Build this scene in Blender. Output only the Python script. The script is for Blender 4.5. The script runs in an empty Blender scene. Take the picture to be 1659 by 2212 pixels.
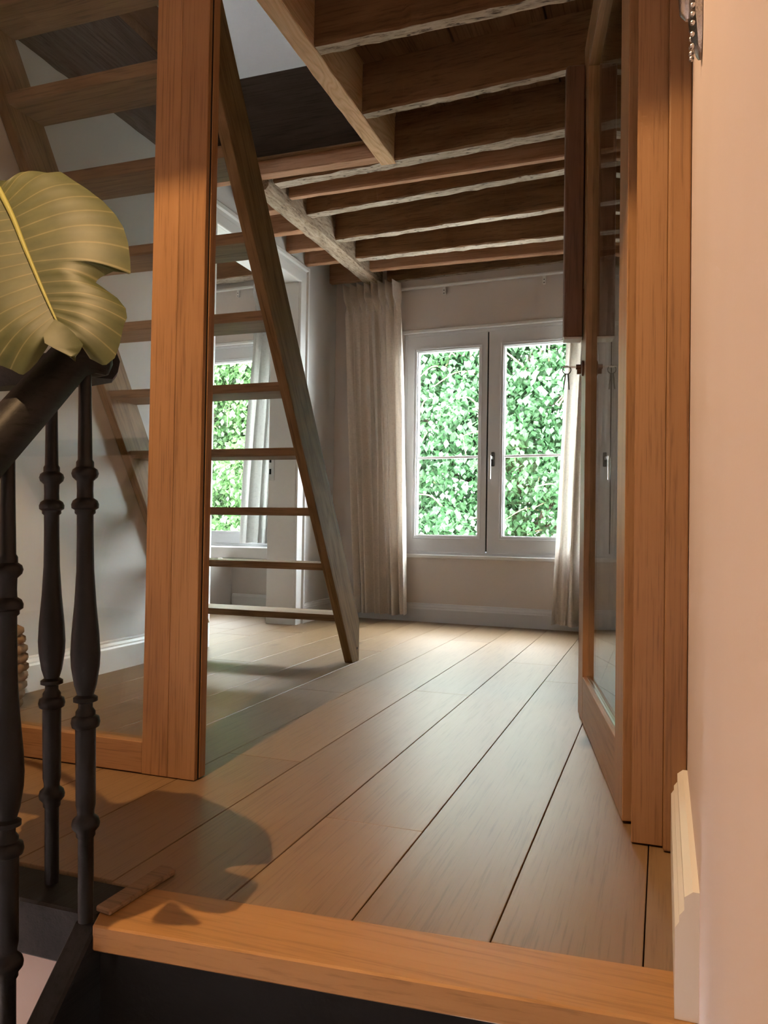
import bpy, bmesh, math, random
from mathutils import Vector, Matrix, noise
R = math.radians
rnd = random.Random(7)
scene = bpy.context.scene
col = scene.collection

# ------------------------------------------------------------------ camera
def camera():
    yaw, pitch, roll = R(19.56), R(1.19), R(0.907)
    cy, sy, cp, sp, cr, sr = math.cos(yaw), math.sin(yaw), math.cos(pitch), math.sin(pitch), math.cos(roll), math.sin(roll)
    F = Vector((-sy, cy, 0)); r = Vector((cy, sy, 0)); u = Vector((0, 0, 1))
    f2 = F * cp + u * sp; u2 = u * cp - F * sp
    r3 = r * cr + u2 * sr; u3 = u2 * cr - r * sr
    cd = bpy.data.cameras.new('camera'); co = bpy.data.objects.new('camera', cd); col.objects.link(co)
    m = Matrix((r3, u3, -f2)).transposed().to_4x4(); m.translation = Vector((0, 0, 0.62))
    co.matrix_world = m
    cd.sensor_fit = 'HORIZONTAL'; cd.sensor_width = 36.0; cd.lens = 36.0 * 1700 / 1659
    cd.clip_start = 0.005; cd.clip_end = 200
    scene.camera = co
camera()
# ------------------------------------------------------------------ sky, lamp, exposure
w = bpy.data.worlds.new('overcast_sky'); scene.world = w; w.use_nodes = True
bg = w.node_tree.nodes['Background']; bg.inputs[0].default_value = (0.94, 0.98, 1.0, 1); bg.inputs[1].default_value = 48.0
LAMP = Vector((-0.98, 0.46, 2.86))
ld = bpy.data.lights.new('stair_lamp_offscreen', 'SPOT'); ld.energy = 170; ld.color = (1.0, 0.62, 0.31)
ld.shadow_soft_size = 0.012; ld.spot_size = R(104); ld.spot_blend = 0.25
lo = bpy.data.objects.new('stair_lamp_offscreen', ld); col.objects.link(lo); lo.location = LAMP
vs = scene.view_settings
vs.view_transform = 'Standard'; vs.look = 'None'; vs.exposure = 0.5; vs.gamma = 1.0; vs.use_curve_mapping = False

# ------------------------------------------------------------------ materials
MATS = {}
def new_mat(name):
    m = bpy.data.materials.new(name); m.use_nodes = True; MATS[name] = m
    nt = m.node_tree; return m, nt, nt.nodes['Principled BSDF']
def N(nt, t, **kw):
    n = nt.nodes.new(t)
    for k, v in kw.items():
        if k in n.inputs: n.inputs[k].default_value = v
        else: setattr(n, k, v)
    return n
def ramp(nt, stops):
    n = nt.nodes.new('ShaderNodeValToRGB'); e = n.color_ramp.elements
    while len(e) < len(stops): e.new(0.5)
    for i, (p, c) in enumerate(stops):
        e[i].position = p; e[i].color = (*c, 1)
    return n
def mixc(nt, a, b, fac, mode='MIX'):
    n = nt.nodes.new('ShaderNodeMix'); n.data_type = 'RGBA'; n.blend_type = mode
    for s, v in ((0, fac), (6, a), (7, b)):
        if hasattr(v, 'is_linked') or hasattr(v, 'links'): nt.links.new(v, n.inputs[s])
        else: n.inputs[s].default_value = v if s == 0 else (*v, 1)
    return n.outputs[2]
def wood(name, dark, mid, light, axis='Y', ring=9.0, rough=0.5, bump=0.15, spec=0.4, pore=0.5, knots=0.0, per_object=True, slope=0.0, ringw=0.55, fine=130.0):
    m, nt, p = new_mat(name); L = nt.links
    tc = N(nt, 'ShaderNodeTexCoord'); oi = N(nt, 'ShaderNodeObjectInfo')
    mul = N(nt, 'ShaderNodeVectorMath', operation='MULTIPLY'); cmb = N(nt, 'ShaderNodeCombineXYZ')
    for i in range(3): L.new(oi.outputs['Random'], cmb.inputs[i])
    L.new(cmb.outputs[0], mul.inputs[0]); mul.inputs[1].default_value = (13.1, 7.7, 19.3) if per_object else (0, 0, 0)
    add = N(nt, 'ShaderNodeVectorMath', operation='ADD'); L.new(tc.outputs['Object'], add.inputs[0]); L.new(mul.outputs[0], add.inputs[1])
    if slope:
        vr = N(nt, 'ShaderNodeVectorRotate', rotation_type='X_AXIS'); L.new(add.outputs[0], vr.inputs['Vector']); vr.inputs['Angle'].default_value = slope; add = vr
    def stretched(s_long, s_cross):
        mp = N(nt, 'ShaderNodeMapping'); sc = [s_cross] * 3; sc['XYZ'.index(axis)] = s_long
        mp.inputs['Scale'].default_value = sc; L.new(add.outputs[0], mp.inputs[0]); return mp.outputs[0]
    n1 = N(nt, 'ShaderNodeTexNoise', Scale=1.0, Detail=3.0, Roughness=0.55, Distortion=0.6); L.new(stretched(0.9, 6.0), n1.inputs['Vector'])
    # growth rings: contour bands of a smooth stretched noise
    mm = N(nt, 'ShaderNodeMath', operation='MULTIPLY'); L.new(n1.outputs[0], mm.inputs[0]); mm.inputs[1].default_value = ring
    fr = N(nt, 'ShaderNodeMath', operation='PINGPONG'); L.new(mm.outputs[0], fr.inputs[0]); fr.inputs[1].default_value = 0.5
    n2 = N(nt, 'ShaderNodeTexNoise', Scale=1.0, Detail=5.0, Roughness=0.65); L.new(stretched(5.0, fine), n2.inputs['Vector'])
    n3 = N(nt, 'ShaderNodeTexNoise', Scale=1.0, Detail=2.0); L.new(stretched(0.8, 2.2), n3.inputs['Vector'])
    mx = N(nt, 'ShaderNodeMath', operation='MULTIPLY_ADD'); L.new(fr.outputs[0], mx.inputs[0]); mx.inputs[1].default_value = ringw
    m3 = N(nt, 'ShaderNodeMath', operation='MULTIPLY_ADD'); L.new(n3.outputs[0], m3.inputs[0]); m3.inputs[1].default_value = 0.55; m3.inputs[2].default_value = 0.05 + (0.55 - ringw) * 0.25
    L.new(m3.outputs[0], mx.inputs[2])
    m4 = N(nt, 'ShaderNodeMath', operation='MULTIPLY_ADD'); L.new(n2.outputs[0], m4.inputs[0]); m4.inputs[1].default_value = 0.35; L.new(mx.outputs[0], m4.inputs[2])
    rp = ramp(nt, [(0.30, dark), (0.58, mid), (0.95, light)]); L.new(m4.outputs[0], rp.inputs[0])
    pr = ramp(nt, [(0.36, (1 - pore,) * 3), (0.47, (1, 1, 1))]); L.new(n2.outputs[0], pr.inputs[0])
    c = mixc(nt, rp.outputs[0], pr.outputs[0], 0.8, 'MULTIPLY')
    tone = N(nt, 'ShaderNodeMapRange'); L.new(oi.outputs['Random'], tone.inputs[0]); tone.inputs[3].default_value = 0.90; tone.inputs[4].default_value = 1.08
    hs = N(nt, 'ShaderNodeHueSaturation'); L.new(c, hs.inputs['Color']); L.new(tone.outputs[0], hs.inputs['Value'])
    c = hs.outputs[0]
    if knots:
        vo = N(nt, 'ShaderNodeTexVoronoi', Scale=1.0); L.new(stretched(1.1, 3.1), vo.inputs['Vector'])
        kr = ramp(nt, [(0.0, (0.12, 0.10, 0.08)), (0.055 * knots, (0.35, 0.30, 0.25)), (0.11 * knots, (1, 1, 1))]); L.new(vo.outputs['Distance'], kr.inputs[0])
        c = mixc(nt, c, kr.outputs[0], 0.85, 'MULTIPLY')
    L.new(c, p.inputs['Base Color'])
    p.inputs['Roughness'].default_value = rough; p.inputs['Specular IOR Level'].default_value = spec
    bp = N(nt, 'ShaderNodeBump', Strength=bump, Distance=0.002); L.new(n2.outputs[0], bp.inputs['Height']); L.new(bp.outputs[0], p.inputs['Normal'])
    return m
def plain(name, c, rough=0.6, spec=0.3, metal=0.0, bump=0.0, bscale=60.0, var=0.0):
    m, nt, p = new_mat(name); L = nt.links
    p.inputs['Base Color'].default_value = (*c, 1); p.inputs['Roughness'].default_value = rough
    p.inputs['Specular IOR Level'].default_value = spec; p.inputs['Metallic'].default_value = metal
    if bump or var:
        tc = N(nt, 'ShaderNodeTexCoord'); n = N(nt, 'ShaderNodeTexNoise', Scale=bscale, Detail=4.0); L.new(tc.outputs['Object'], n.inputs['Vector'])
        if bump:
            b = N(nt, 'ShaderNodeBump', Strength=bump, Distance=0.003); L.new(n.outputs[0], b.inputs['Height']); L.new(b.outputs[0], p.inputs['Normal'])
        if var:
            n2 = N(nt, 'ShaderNodeTexNoise', Scale=2.5, Detail=3.0); L.new(tc.outputs['Object'], n2.inputs['Vector'])
            r = ramp(nt, [(0.3, tuple(x * (1 - var) for x in c)), (0.7, tuple(min(1, x * (1 + var)) for x in c))]); L.new(n2.outputs[0], r.inputs[0]); L.new(r.outputs[0], p.inputs['Base Color'])
    return m
def worn(name, base, dark, light, axis='X', holes=1.0):
    """weathered face of an old timber: bleached, fissured, with dark nail and worm holes"""
    m, nt, p = new_mat(name); L = nt.links
    tc = N(nt, 'ShaderNodeTexCoord'); oi = N(nt, 'ShaderNodeObjectInfo')
    cmb = N(nt, 'ShaderNodeCombineXYZ')
    for i in range(3): L.new(oi.outputs['Random'], cmb.inputs[i])
    add = N(nt, 'ShaderNodeVectorMath', operation='MULTIPLY_ADD'); L.new(cmb.outputs[0], add.inputs[0]); add.inputs[1].default_value = (9, 5, 3); L.new(tc.outputs['Object'], add.inputs[2])
    def st(a, b):
        mp = N(nt, 'ShaderNodeMapping'); sc = [b] * 3; sc['XYZ'.index(axis)] = a
        mp.inputs['Scale'].default_value = sc; L.new(add.outputs[0], mp.inputs[0]); return mp.outputs[0]
    n1 = N(nt, 'ShaderNodeTexNoise', Scale=1.0, Detail=6.0, Roughness=0.7, Distortion=0.4); L.new(st(14, 75), n1.inputs['Vector'])
    n2 = N(nt, 'ShaderNodeTexNoise', Scale=1.0, Detail=3.0); L.new(st(3, 9), n2.inputs['Vector'])
    r1 = ramp(nt, [(0.34, dark), (0.47, base), (0.68, light)]); L.new(n1.outputs[0], r1.inputs[0])
    r2 = ramp(nt, [(0.3, (0.55, 0.5, 0.46)), (0.62, (1, 1, 1))]); L.new(n2.outputs[0], r2.inputs[0])
    c = mixc(nt, r1.outputs[0], r2.outputs[0], 0.7, 'MULTIPLY')
    vo = N(nt, 'ShaderNodeTexVoronoi', Scale=1.0); L.new(st(17, 34), vo.inputs['Vector'])
    r3 = ramp(nt, [(0.0, (0.05, 0.04, 0.035)), (0.10, (0.1, 0.08, 0.07)), (0.17, (1, 1, 1))]); L.new(vo.outputs['Distance'], r3.inputs[0])
    c = mixc(nt, c, r3.outputs[0], holes, 'MULTIPLY')
    L.new(c, p.inputs['Base Color']); p.inputs['Roughness'].default_value = 0.85; p.inputs['Specular IOR Level'].default_value = 0.15
    b = N(nt, 'ShaderNodeBump', Strength=0.6, Distance=0.006); L.new(n1.outputs[0], b.inputs['Height']); L.new(b.outputs[0], p.inputs['Normal'])
    return m
def glass(name, tint=(0.96, 0.985, 0.975)):
    m = bpy.data.materials.new(name); m.use_nodes = True; MATS[name] = m; nt = m.node_tree; nt.nodes.remove(nt.nodes['Principled BSDF'])
    out = nt.nodes['Material Output']; lw_ = N(nt, 'ShaderNodeLayerWeight', Blend=0.5); pw = N(nt, 'ShaderNodeMath', operation='POWER'); nt.links.new(lw_.outputs['Facing'], pw.inputs[0]); pw.inputs[1].default_value = 5.0
    fr = N(nt, 'ShaderNodeMath', operation='MULTIPLY_ADD'); nt.links.new(pw.outputs[0], fr.inputs[0]); fr.inputs[1].default_value = 0.96; fr.inputs[2].default_value = 0.04   # Schlick reflectance of glass
    tr = N(nt, 'ShaderNodeBsdfTransparent', Color=(*tint, 1)); gl = N(nt, 'ShaderNodeBsdfGlossy', Roughness=0.0)
    mx = N(nt, 'ShaderNodeMixShader'); nt.links.new(fr.outputs[0], mx.inputs[0]); nt.links.new(tr.outputs[0], mx.inputs[1]); nt.links.new(gl.outputs[0], mx.inputs[2]); nt.links.new(mx.outputs[0], out.inputs[0])
    return m
def cloth(name, c, trans=0.35):
    m = bpy.data.materials.new(name); m.use_nodes = True; MATS[name] = m; nt = m.node_tree; L = nt.links; nt.nodes.remove(nt.nodes['Principled BSDF'])
    tc = N(nt, 'ShaderNodeTexCoord')
    def wv(sx, sz):
        mp = N(nt, 'ShaderNodeMapping'); mp.inputs['Scale'].default_value = (sx, sx, sz); L.new(tc.outputs['Object'], mp.inputs[0])
        n = N(nt, 'ShaderNodeTexNoise', Scale=1.0, Detail=3.0); L.new(mp.outputs[0], n.inputs['Vector']); return n.outputs[0]
    a = wv(40, 500); b = wv(500, 40)
    ad = N(nt, 'ShaderNodeMath', operation='ADD'); L.new(a, ad.inputs[0]); L.new(b, ad.inputs[1])
    rp = ramp(nt, [(0.75, tuple(x * 0.86 for x in c)), (1.2, tuple(min(1, x * 1.06) for x in c))]); mr = N(nt, 'ShaderNodeMath', operation='MULTIPLY'); mr.inputs[1].default_value = 1.0
    L.new(ad.outputs[0], rp.inputs[0])
    d = N(nt, 'ShaderNodeBsdfDiffuse'); t = N(nt, 'ShaderNodeBsdfTranslucent'); L.new(rp.outputs[0], d.inputs[0]); L.new(rp.outputs[0], t.inputs[0])
    mx = N(nt, 'ShaderNodeMixShader'); mx.inputs[0].default_value = trans; L.new(d.outputs[0], mx.inputs[1]); L.new(t.outputs[0], mx.inputs[2]); L.new(mx.outputs[0], nt.nodes['Material Output'].inputs[0])
    return m
def foliage(name, a, b, trans=0.4):
    m = bpy.data.materials.new(name); m.use_nodes = True; MATS[name] = m; nt = m.node_tree; L = nt.links; nt.nodes.remove(nt.nodes['Principled BSDF'])
    tc = N(nt, 'ShaderNodeTexCoord'); n = N(nt, 'ShaderNodeTexNoise', Scale=2.2, Detail=5.0, Roughness=0.75); L.new(tc.outputs['Object'], n.inputs['Vector'])
    rp = ramp(nt, [(0.35, a), (0.65, b)]); L.new(n.outputs[0], rp.inputs[0])
    d = N(nt, 'ShaderNodeBsdfDiffuse'); t = N(nt, 'ShaderNodeBsdfTranslucent'); g = N(nt, 'ShaderNodeBsdfGlossy', Roughness=0.45)
    L.new(rp.outputs[0], d.inputs[0]); L.new(rp.outputs[0], t.inputs[0])
    mx = N(nt, 'ShaderNodeMixShader'); mx.inputs[0].default_value = trans; L.new(d.outputs[0], mx.inputs[1]); L.new(t.outputs[0], mx.inputs[2])
    m2 = N(nt, 'ShaderNodeMixShader'); m2.inputs[0].default_value = 0.04; L.new(mx.outputs[0], m2.inputs[1]); L.new(g.outputs[0], m2.inputs[2]); L.new(m2.outputs[0], nt.nodes['Material Output'].inputs[0])
    return m

wood('oak_frame', (0.19, 0.095, 0.036), (0.285, 0.152, 0.062), (0.35, 0.20, 0.09), 'Z', 5.0, 0.45, 0.12, 0.4, 0.35, ringw=0.22, fine=210.0)
wood('oak_frame_flat', (0.19, 0.095, 0.036), (0.285, 0.152, 0.062), (0.35, 0.20, 0.09), 'X', 5.0, 0.45, 0.12, 0.4, 0.4, ringw=0.22, fine=210.0)
wood('oak_plank', (0.165, 0.098, 0.046), (0.215, 0.135, 0.068), (0.255, 0.168, 0.092), 'Y', 8.0, 0.38, 0.10, 0.5, 0.25, 1.0, ringw=0.22, fine=170.0)
wood('oak_nosing', (0.32, 0.165, 0.055), (0.41, 0.22, 0.078), (0.47, 0.27, 0.11), 'X', 4.0, 0.42, 0.08, 0.4, 0.2, ringw=0.2)
wood('oak_ladder', (0.11, 0.062, 0.024), (0.20, 0.125, 0.055), (0.27, 0.175, 0.085), 'Z', 7.0, 0.6, 0.15, 0.2, 0.45, 0.6, True, -0.55)
wood('oak_tread', (0.13, 0.075, 0.034), (0.24, 0.15, 0.078), (0.31, 0.205, 0.115), 'X', 6.0, 0.5, 0.12, 0.35, 0.4)
wood('oak_door', (0.19, 0.095, 0.036), (0.285, 0.152, 0.062), (0.35, 0.20, 0.09), 'Z', 5.0, 0.45, 0.1, 0.4, 0.3)
wood('oak_door_flat', (0.19, 0.095, 0.036), (0.285, 0.152, 0.062), (0.35, 0.20, 0.09), 'Y', 5.0, 0.45, 0.1, 0.4, 0.3)
wood('oak_pull', (0.09, 0.042, 0.024), (0.14, 0.068, 0.038), (0.18, 0.09, 0.052), 'Z', 4.0, 0.4, 0.08, 0.4, 0.3)
wood('old_joist', (0.095, 0.048, 0.022), (0.185, 0.098, 0.048), (0.26, 0.15, 0.078), 'X', 4.0, 0.8, 0.3, 0.15, 0.35, 0.5)
wood('new_joist', (0.28, 0.14, 0.07), (0.40, 0.215, 0.12), (0.50, 0.30, 0.19), 'X', 5.0, 0.7, 0.2, 0.2, 0.3)
wood('old_board', (0.10, 0.05, 0.024), (0.18, 0.095, 0.048), (0.23, 0.13, 0.07), 'Y', 4.0, 0.8, 0.3, 0.15, 0.4)
wood('pine', (0.44, 0.235, 0.10), (0.64, 0.41, 0.22), (0.74, 0.53, 0.33), 'Y', 14.0, 0.6, 0.12, 0.3, 0.15, 0.5)
wood('black_oak', (0.004, 0.004, 0.005), (0.010, 0.010, 0.011), (0.02, 0.019, 0.019), 'Y', 4.0, 0.5, 0.3, 0.2, 0.5)
wood('weathered', (0.03, 0.022, 0.018), (0.085, 0.065, 0.052), (0.14, 0.115, 0.095), 'Y', 10.0, 0.85, 0.9, 0.15, 0.6, 1.2)
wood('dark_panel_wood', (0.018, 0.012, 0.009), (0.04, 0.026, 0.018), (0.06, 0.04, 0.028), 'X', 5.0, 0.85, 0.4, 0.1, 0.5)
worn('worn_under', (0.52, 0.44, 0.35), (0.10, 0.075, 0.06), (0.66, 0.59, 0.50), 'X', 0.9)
worn('worn_beam', (0.42, 0.33, 0.24), (0.16, 0.12, 0.09), (0.56, 0.47, 0.37), 'Y', 0.25)
plain('white_wall', (0.66, 0.65, 0.635), 0.85, 0.1, 0, 0.08, 90, 0.02)
plain('warm_wall', (0.70, 0.655, 0.625), 0.85, 0.1, 0, 0.08, 90, 0.02)
plain('hall_wall', (0.72, 0.63, 0.61), 0.85, 0.1, 0, 0.06, 140, 0.02)
plain('white_paint', (0.82, 0.83, 0.83), 0.4, 0.4, 0, 0.03, 30)
plain('grey_paint', (0.74, 0.76, 0.80), 0.4, 0.4, 0, 0.03, 30)
plain('black_iron', (0.006, 0.006, 0.007), 0.45, 0.25, 0, 0.15, 120)
plain('black_riser', (0.008, 0.008, 0.009), 0.6, 0.25, 0, 0.3, 60)
plain('gap_dark', (0.05, 0.025, 0.015), 0.9, 0.05)
plain('gasket', (0.01, 0.01, 0.01), 0.7, 0.2)
plain('steel', (0.62, 0.61, 0.60), 0.28, 0.5, 1.0)
plain('bronze', (0.13, 0.075, 0.05), 0.35, 0.5, 1.0)
plain('dark_metal', (0.05, 0.045, 0.04), 0.4, 0.5, 0.8)
plain('silver', (0.55, 0.55, 0.57), 0.25, 0.5, 1.0, 0.3, 300)
plain('slot', (0.01, 0.01, 0.01), 0.8, 0.1)
plain('terracotta', (0.35, 0.16, 0.09), 0.8, 0.2, 0, 0.2, 40, 0.1)
plain('soil', (0.03, 0.02, 0.015), 0.95, 0.05, 0, 0.8, 60)
plain('petiole_green', (0.20, 0.26, 0.07), 0.5, 0.3)
plain('rib_green', (0.32, 0.33, 0.10), 0.5, 0.3)
plain('bark', (0.10, 0.075, 0.055), 0.9, 0.1, 0, 0.9, 20, 0.3)
plain('twig_bark', (0.36, 0.27, 0.16), 0.9, 0.1, 0, 0.5, 30, 0.2)
plain('bounce_ground', (0.36, 0.35, 0.33), 0.9, 0.1, 0, 0.4, 8, 0.15)  # pale tone chosen to bounce daylight upward, not a known surface
plain('basket_weave', (0.27, 0.17, 0.095), 0.8, 0.15, 0, 0.3, 50, 0.35)
glass('pane_glass'); glass('window_glass', (0.97, 0.99, 0.985))
cloth('linen', (0.88, 0.81, 0.74), 0.24); cloth('grey_linen', (0.60, 0.60, 0.585), 0.12)
foliage('linden_leaf', (0.022, 0.070, 0.025), (0.058, 0.132, 0.052), 0.5); foliage('linden_leaf_pale', (0.03, 0.08, 0.022), (0.075, 0.15, 0.05), 0.5)

# ------------------------------------------------------------------ builders
class MB:
    def __init__(s, M=None): s.v = []; s.f = []; s.m = []; s.M = M
    def pt(s, p):
        p = Vector(p); s.v.append(tuple(s.M @ p) if s.M else tuple(p)); return len(s.v) - 1
    def face(s, ids, mi=0): s.f.append(tuple(ids)); s.m.append(mi)
    def box(s, x0, x1, y0, y1, z0, z1, mi=0):
        i = [s.pt((x, y, z)) for z in (z0, z1) for y in (y0, y1) for x in (x0, x1)]
        for q in ((0, 2, 3, 1), (4, 5, 7, 6), (0, 1, 5, 4), (2, 6, 7, 3), (0, 4, 6, 2), (1, 3, 7, 5)): s.face([i[k] for k in q], mi)
        return s
    def prism(s, poly, z0, z1, mi=0):                 # poly counter-clockwise in xy
        n = len(poly); a = [s.pt((x, y, z0)) for x, y in poly]; b = [s.pt((x, y, z1)) for x, y in poly]
        s.face(a[::-1], mi); s.face(b, mi)
        for k in range(n): s.face((a[k], a[(k + 1) % n], b[(k + 1) % n], b[k]), mi)
        return s
    def prism_x(s, poly, x0, x1, mi=0):               # poly in (y, z)
        n = len(poly); a = [s.pt((x0, y, z)) for y, z in poly]; b = [s.pt((x1, y, z)) for y, z in poly]
        s.face(a, mi); s.face(b[::-1], mi)
        for k in range(n): s.face((b[k], b[(k + 1) % n], a[(k + 1) % n], a[k]), mi)
        return s
    def sweep(s, prof, path, up=(0, 0, 1), mi=0, cap=True):  # prof: (side, up) closed polygon
        rings = []; up = Vector(up); path = [Vector(p) for p in path]
        for k, p in enumerate(path):
            t = (path[min(k + 1, len(path) - 1)] - path[max(k - 1, 0)]).normalized(); sd = t.cross(up).normalized(); u2 = sd.cross(t)
            rings.append([s.pt(p + sd * a + u2 * b) for a, b in prof])
        n = len(prof)
        for r0, r1 in zip(rings, rings[1:]):
            for k in range(n): s.face((r0[k], r0[(k + 1) % n], r1[(k + 1) % n], r1[k]), mi)
        if cap: s.face(rings[0][::-1], mi); s.face(rings[-1], mi)
        return s
    def tube(s, path, rad, n=10, mi=0):
        rings = []; path = [Vector(p) for p in path]
        if not isinstance(rad, (list, tuple)): rad = [rad] * len(path)
        ref = Vector((0.13, 0.31, 0.94)).normalized()
        for k, p in enumerate(path):
            t = (path[min(k + 1, len(path) - 1)] - path[max(k - 1, 0)]).normalized()
            a = t.cross(ref); a = (a if a.length > 1e-3 else t.cross(Vector((1, 0, 0)))).normalized(); b = t.cross(a)
            rings.append([s.pt(p + (a * math.cos(q) + b * math.sin(q)) * rad[k]) for q in (2 * math.pi * j / n for j in range(n))])
        for r0, r1 in zip(rings, rings[1:]):
            for k in range(n): s.face((r0[k], r0[(k + 1) % n], r1[(k + 1) % n], r1[k]), mi)
        s.face(rings[0][::-1], mi); s.face(rings[-1], mi); return s
    def lathe(s, prof, n=20, c=(0, 0, 0), mi=0):      # prof: (r, z) bottom to top
        rings = [[s.pt((c[0] + r * math.cos(2 * math.pi * j / n), c[1] + r * math.sin(2 * math.pi * j / n), c[2] + z)) for j in range(n)] for r, z in prof]
        for r0, r1 in zip(rings, rings[1:]):
            for k in range(n): s.face((r0[k], r0[(k + 1) % n], r1[(k + 1) % n], r1[k]), mi)
        s.face(rings[0][::-1], mi); s.face(rings[-1], mi); return s
    def mesh(s, name, mats, bevel=0.0, smooth=False, seg=1):
        me = bpy.data.meshes.new(name); me.from_pydata(s.v, [], s.f)
        for m in (mats if isinstance(mats, (list, tuple)) else [mats]): me.materials.append(MATS[m])
        me.polygons.foreach_set('material_index', s.m)
        bm = bmesh.new(); bm.from_mesh(me); bmesh.ops.recalc_face_normals(bm, faces=bm.faces)
        if bevel:
            ed = [e for e in bm.edges if len(e.link_faces) == 2 and e.calc_face_angle(0) > 0.5]
            bmesh.ops.bevel(bm, geom=ed, offset=bevel, segments=seg, profile=0.5, affect='EDGES', clamp_overlap=True)
        if smooth:
            for f in bm.faces: f.smooth = True
            for e in bm.edges:
                if len(e.link_faces) == 2 and e.calc_face_angle(0) > 0.9: e.smooth = False
        bm.to_mesh(me); bm.free(); return me
    def build(s, name, mats, parent=None, bevel=0.0, smooth=False, loc=None, seg=1, rz=0.0):
        return link(name, s.mesh(name, mats, bevel, smooth, seg), parent, loc, rz)
def link(name, me, parent=None, loc=None, rz=0.0):
    o = bpy.data.objects.new(name, me); col.objects.link(o)
    if parent: o.parent = parent
    if loc is not None: o.location = loc
    if rz: o.rotation_euler[2] = rz
    return o
def empty(name, loc=(0, 0, 0)):
    o = bpy.data.objects.new(name, None); col.objects.link(o); o.location = loc; o.empty_display_size = 0.1; return o
def tag(o, label=None, cat=None, group=None, kind=None):
    for k, v in (('label', label), ('category', cat), ('group', group), ('kind', kind)):
        if v: o[k] = v
    return o
def struct(o, label): return tag(o, label, None, None, 'structure')
def rough_beam(p0, p1, wd, ht, jit=0.004, seg=18, seed=1, ch=0.006, mi_bottom=1, wander=0.0):
    """old timber from p0 to p1 (bottom centre line), slightly waney, bottom face with its own material"""
    r = random.Random(seed); mb = MB(); p0, p1 = Vector(p0), Vector(p1); t = (p1 - p0).normalized(); sd = t.cross(Vector((0, 0, 1))).normalized()
    prof = [(-wd / 2 + ch, 0), (wd / 2 - ch, 0), (wd / 2, ch), (wd / 2, ht), (-wd / 2, ht), (-wd / 2, ch)]
    rings = []
    for k in range(seg + 1):
        c = p0.lerp(p1, k / seg); ring = []
        wv = noise.noise(Vector((seed * 3.1, k * 0.35, 0.5))) * wander
        for q, (a, b) in enumerate(prof):
            ja = noise.noise(Vector((seed * 7.3 + q * 5.0, k * 0.8, 1.0))) * jit + r.uniform(-1, 1) * jit * 0.25; jb = noise.noise(Vector((seed * 2.3 + q * 4.0, k * 0.9, 9.0))) * jit * 0.6 + r.uniform(-1, 1) * jit * 0.2
            if b >= ht: ja = jb = 0
            ring.append(mb.pt(c + sd * (a + ja) + Vector((0, 0, b + jb + wv))))
        rings.append(ring)
    n = 6
    for r0, r1 in zip(rings, rings[1:]):
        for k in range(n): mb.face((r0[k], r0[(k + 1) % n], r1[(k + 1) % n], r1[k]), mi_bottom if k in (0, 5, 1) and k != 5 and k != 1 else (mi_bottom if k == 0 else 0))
    mb.face(rings[0][::-1]); mb.face(rings[-1]); return mb
# frame of the window wall: u runs along the wall (u close to x), v outwards, z up
FA = R(-3.3)
FDIR = Vector((math.cos(FA), math.sin(FA), 0)); FOUT = Vector((-math.sin(FA), math.cos(FA), 0))
FO = Vector((-1.111, 5.056, 0)) + FDIR * 1.111
FM = Matrix((FDIR, FOUT, (0, 0, 1))).transposed().to_4x4(); FM.translation = FO
def fw(u, v, z): return FM @ Vector((u, v, z))
def wall_y(x): return FO.y + (x - FO.x) * math.tan(FA)

# ------------------------------------------------------------------ floor
XL, XR = -2.205, 0.047            # left wall face, hall wall face
CEIL = 2.53
fl = struct(empty('floor'), 'wide oak plank floor of the room and landing')
MB().prism([(-2.30, 1.147), (-0.845, 1.147), (-0.845, 1.16), (0.10, 1.21), (0.10, 1.76), (2.9, 1.76), (2.9, 4.87), (-2.30, 5.16)], -0.12, -0.0105).build('subfloor', 'gap_dark', fl)
MB().prism([(-3.75, 2.7), (-2.30, 2.7), (-2.30, 5.16), (-3.75, 5.24)], -0.12, -0.0105).build('subfloor', 'gap_dark', fl)
PW = 0.2185; X0 = -0.0225
prng = random.Random(3)
def plank(xa, xb, ya, yb):
    cx, cy = (xa + xb) / 2, (ya + yb) / 2; g = 0.0011
    hx, hy = (xb - xa) / 2 - g, (yb - ya) / 2 - g * 0.4
    MB().box(-hx, hx, -hy, hy, -0.010, 0).build('plank', 'oak_plank', fl, bevel=0.0009, loc=(cx, cy, 0))
for k in range(1, 14):
    xa = 0.098 + PW * (k - 1); xb = min(xa + PW, 2.9); pts = [1.762, 2.4 + prng.random() * 1.6, wall_y((xa + xb) / 2) - 0.004]
    for a, b in zip(pts, pts[1:]): plank(xa, xb, a, b)
for k in range(-1, 17):
    xb, xa = X0 - PW * (k - 0), X0 - PW * (k + 1)
    if k == -1: xa, xb = X0, 0.098
    xm = (xa + xb) / 2
    if xm > -2.25:
        ys = 1.1955 + (xm - 0.0) * 0.068 if xm > -0.86 else 1.149
        ye = wall_y(xm) - 0.004
        joints = {-1: [1.66], 2: [1.562, 3.7], 1: [3.3], 0: [4.1], 3: [2.9], 4: [1.9, 4.3], 5: [2.75], 6: [3.75], 7: [2.35, 4.6], 8: [3.2], 9: [2.1, 4.2]}.get(k, [2.6])
    else:
        ys, ye = 2.75, wall_y(xm) - 0.004; joints = [3.4 + prng.random() * 1.2]
    pts = [ys] + joints + [ye]
    for a, b in zip(pts, pts[1:]):
        lo_x = xa
        hi_x = xb
        if k == -1 and b <= 1.7: hi_x = 0.020
        plank(lo_x, hi_x, a, b)

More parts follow.
